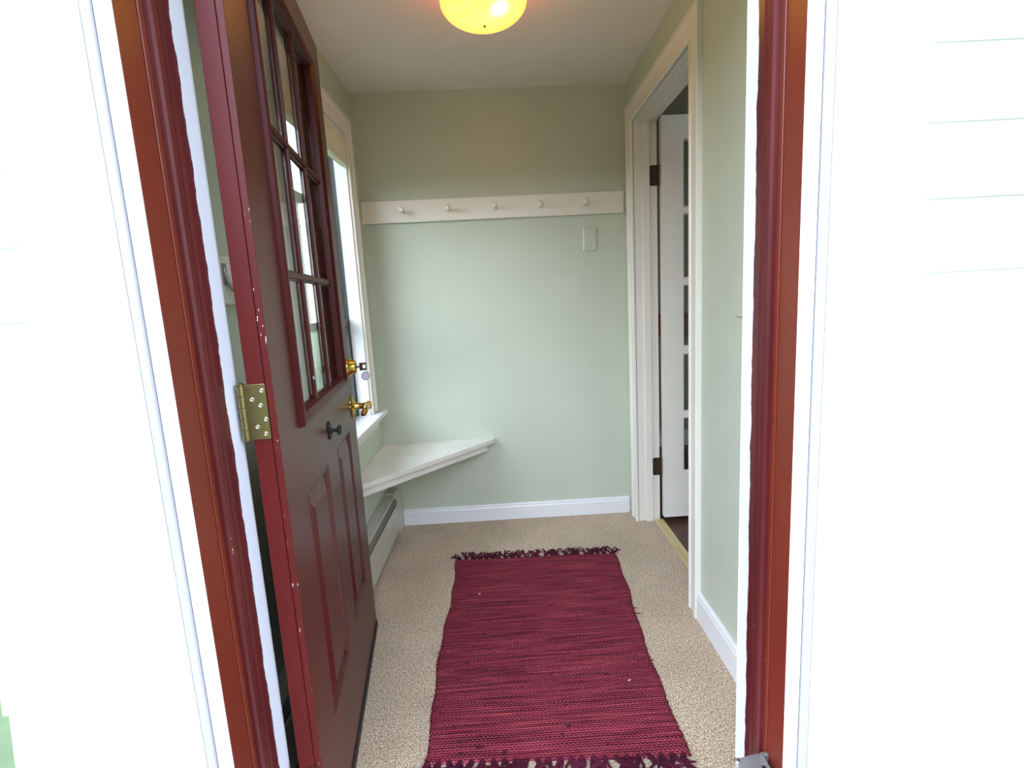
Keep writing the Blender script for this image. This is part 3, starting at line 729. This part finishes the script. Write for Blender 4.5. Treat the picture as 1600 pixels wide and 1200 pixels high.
# ------------------------------------------------------------------ baseboard heater along the left wall
def build_heater():
    r = tag(empty('baseboard_heater', (A, 1.9, 0)), 'beige metal baseboard heater along the wall under the bench', 'heater')
    y0, y1 = -.93, .775
    bm = bmesh.new()
    back = [(.001, .0), (.001, .216), (.003, .218), (.053, .215), (.056, .212), (.056, .205), (.0545, .205), (.0545, .210), (.004, .212), (.003, .0)]
    prism(bm, back, lambda u, v, w: (u, w, v), y0, y1); obj('top_cover', bm, M['heater'], r)
    bm = bmesh.new(); prism(bm, [(.044, .206), (.0655, .183), (.0670, .183), (.0670, .1845), (.046, .207)], lambda u, v, w: (u, w, v), y0, y1); obj('damper', bm, M['fin'], r)
    bm = bmesh.new(); prism(bm, [(.0640, .173), (.0690, .173), (.0700, .170), (.0700, .030), (.064, .024), (.063, .026), (.0685, .032), (.0685, .170), (.0640, .1715)], lambda u, v, w: (u, w, v), y0, y1); obj('front_panel', bm, M['heater'], r)
    bm = bmesh.new()
    prism(bm, [(.005, .045), (.057, .045), (.057, .165), (.005, .165)], lambda u, v, w: (u, w, v), y0+.01, y1-.01); obj('heating_element', bm, M['dark'], r)
    for a, b in ((y1, y1+.096), (y0-.055, y0)):
        bm = bmesh.new()
        prism(bm, [(.001, .002), (.001, .226), (.004, .228), (.054, .224), (.060, .216), (.068, .190), (.0725, .172), (.0725, .150), (.0725, .002)], lambda u, v, w: (u, w, v), a+.0005, b); obj('end_cap', bm, M['heater'], r, .0015)
build_heater()

# ------------------------------------------------------------------ ceiling lamp
def build_lamp():
    r = tag(empty('ceiling_lamp', (0, 1.87, 2.24)), 'glowing yellow glass bowl lamp fixed to the ceiling', 'ceiling lamp')
    bm = bmesh.new(); lathe(bm, [(.001, .0), (.001, .085), (.012, .088), (.022, .080), (.022, 0)], (0, 0, 0), (0, 0, -1), 48)
    obj('mounting_ring', bm, M['brass'], r, smooth=True)
    bm = bmesh.new(); prof = []
    for i in range(25):
        a = math.radians(32+i*(180-32)/24)
        prof.append((.0585-.0745*math.cos(a)*.98-.0, .140*math.sin(a)))
    z0 = prof[0][0]; prof = [(p[0]-z0+.015, p[1]) for p in prof]
    prof[-1] = (prof[-1][0], 0)
    lathe(bm, prof, (0, 0, 0), (0, 0, -1), 64)
    obj('glass_bowl', bm, M['globe'], r, smooth=True)
    bm = bmesh.new(); lathe(bm, [(0, .006), (.003, .005), (.005, 0)], (0, 0, -prof[-1][0]+.0005), (0, 0, -1), 16)
    obj('finial', bm, M['abrass'], r, smooth=True)
build_lamp()

# ------------------------------------------------------------------ rag rug with knotted fringe
def build_rug():
    c = [(-.279, 1.224), (.426, 1.199), (.470, 2.300), (-.278, 2.330)]     # near-left, near-right, far-right, far-left
    cx = sum(p[0] for p in c)/4; cy = sum(p[1] for p in c)/4
    r = tag(empty('rag_rug', (cx, cy, 0)), 'crimson woven rag rug with plum fringe lying on the beige carpet', 'rug')
    rnd = random.Random(3)
    nu, nv = 60, 240
    el = [0.0]*(nv+1); er = [0.0]*(nv+1)
    for j in range(nv+1):
        t = j/nv
        el[j] = .006*math.sin(t*9+1)+.003*math.sin(t*31)+rnd.uniform(-.0018, .0018); er[j] = .006*math.sin(t*7+2)+.003*math.sin(t*27+1)+rnd.uniform(-.0018, .0018)
    rowh = [rnd.uniform(-.0005, .0007) for _ in range(nv+1)]
    def P(u, v, j):
        lx = c[0][0]+(c[3][0]-c[0][0])*v+el[j]; ly = c[0][1]+(c[3][1]-c[0][1])*v
        rx = c[1][0]+(c[2][0]-c[1][0])*v+er[j]; ry = c[1][1]+(c[2][1]-c[1][1])*v
        x = lx+(rx-lx)*u; y = ly+(ry-ly)*u + .003*math.sin(u*6+v*4)
        z = .0075+rowh[j]+.0010*math.sin(u*11+v*7)*math.sin(v*13+u*3)
        e = min(u, 1-u)*(nu)
        if e < 1: z -= .0035*(1-e)
        return (x-cx, y-cy, z)
    bm = bmesh.new(); g = [[bm.verts.new(P(i/nu, j/nv, j)) for i in range(nu+1)] for j in range(nv+1)]
    for j in range(nv):
        for i in range(nu): bm.faces.new((g[j][i], g[j][i+1], g[j+1][i+1], g[j+1][i]))
    loop = [g[0][i] for i in range(nu+1)]+[g[j][nu] for j in range(1, nv+1)]+[g[nv][i] for i in range(nu-1, -1, -1)]+[g[j][0] for j in range(nv-1, 0, -1)]
    low = [bm.verts.new((v.co.x, v.co.y, .0008)) for v in loop]
    for k in range(len(loop)): bm.faces.new((loop[k], low[k], low[(k+1) % len(loop)], loop[(k+1) % len(loop)]))
    o = obj('woven_body', bm, M['rug'], r)
    for p in o.data.polygons: p.use_smooth = True
    def tassel(x, y, ang, ln, lift):
        bm = bmesh.new()
        for s in range(5):
            a = ang+rnd.uniform(-.40, .40); px, py = x+rnd.uniform(-.006, .006), y; pts = [(px, py, .006)]
            for k in range(6):
                a += rnd.uniform(-.55, .55)
                px += math.cos(a)*ln/6; py += math.sin(a)*ln/6
                pts.append((px, py, .004+rnd.uniform(0, .006)+lift*k/6*.01*(1 if k < 5 else .5)))
            tube(bm, pts, [.0034, .0040, .0036, .0034, .0032, .0028, .0016], 6)
        bm2 = bm; lathe(bm2, [(-.006, 0), (-.004, .006), (.0, .0075), (.004, .006), (.006, 0)], (x, y, .0070), (math.cos(ang), math.sin(ang), 0), 10)
        return obj('fringe_tassel', bm2, M['fringe'], r, smooth=True)
    n = 24
    for i in range(n):
        u = (i+.5)/n
        x = c[3][0]+(c[2][0]-c[3][0])*u-cx; y = c[3][1]+(c[2][1]-c[3][1])*u-cy+.002
        lean = PI/2+rnd.uniform(-.5, .5)+(.9 if i == 0 else (-.45 if i % 3 else .15))
        t = tassel(x, y, lean, rnd.uniform(.050, .072), .9)
        x = c[0][0]+(c[1][0]-c[0][0])*u-cx; y = c[0][1]+(c[1][1]-c[0][1])*u-cy-.002
        t = tassel(x, y, -PI/2+rnd.uniform(-.5, .5), rnd.uniform(.055, .075), .4)
    # stray thread ends along the long sides
    for (u, v, a, l) in ((1, .57, -.5, .028), (1, .60, -.2, .012), (1, .33, .1, .010), (0, .22, 3.6, .055), (1, .71, .5, .01), (0, .40, 3.3, .012)):
        j = int(v*nv); x, y, z = P(u, v, j); bm = bmesh.new()
        tube(bm, [(x-.004*math.cos(a), y, .006), (x+l*.5*math.cos(a), y+l*.5*math.sin(a), .007), (x+l*math.cos(a+.3), y+l*math.sin(a+.3), .004)], [.0018, .0014, .0006] if l < .05 else [.0006, .0005, .0004], 6)
        obj('loose_thread', bm, M['fringe'], r)
    # crumbs of white lint on the rug
    for k, (x, y) in enumerate(((-.155, 2.02), (.338, 1.475))):
        bm = bmesh.new(); tube(bm, [(-.004, -.002, .001), (0, 0, .0022), (.003, .003, .001)], [.0012, .002, .001], 6)
        q = obj('lint_speck', bm, M['trimw']); q.location = (x, y, .0095)
        tag(q, ['white fleck of lint lying on the far part of the rug', 'white fleck of lint lying near the right edge of the rug'][k], 'lint')
build_rug()

# ------------------------------------------------------------------ storm-door closer bracket on the right jamb
def build_bracket():
    r = tag(empty('closer_bracket', (XR, .80, .372)), 'small grey metal bracket screwed low on the right rust red frame', 'bracket')
    bm = bmesh.new()
    prism(bm, [(-.066, .010), (-.062, .018), (-.012, .028), (-.012, -.060), (-.066, -.030)], lambda u, v, w: (u, v, w), 0, .0025)
    obj('bracket_plate', bm, M['steel'], r, .0008)
    bm = bmesh.new(); bx(bm, -.0135, -.0105, -.055, .022, -.028, .010)
    bx(bm, -.0105, -.0005, -.055, -.050, -.028, .010); bx(bm, -.0105, -.0005, .015, .022, -.028, .010)
    obj('mounting_flange', bm, M['steel'], r, .001)
    bm = bmesh.new(); lathe(bm, [(0, .004), (.002, .0055), (.005, .0050), (.0065, .002), (.0065, 0)], (-.060, .012, .0025), (0, 0, 1), 16); obj('pin', bm, M['chrome'], r, smooth=True)
    bm = bmesh.new(); lathe(bm, [(0, .0035), (.0006, .0035), (.0006, 0)], (-.018, -.002, .0025), (0, 0, 1), 12); obj('screw_hole', bm, M['black'], r)
build_bracket()

# ------------------------------------------------------------------ wooden ledge in the next room
def build_next_room_things():
    r = tag(empty('wooden_ledge', (1.35, 3.985, .955)), 'red brown wooden ledge seen through the glazed interior door', 'ledge')
    bm = bmesh.new(); bx(bm, -.45, .9, -.12, 0, -.07, .06); obj('ledge_board', bm, M['walnut'], r, .004)
    bm = bmesh.new(); bx(bm, -.45, .9, -.14, 0, .060, .078); obj('ledge_cap', bm, M['walnut'], r, .004)
build_next_room_things()
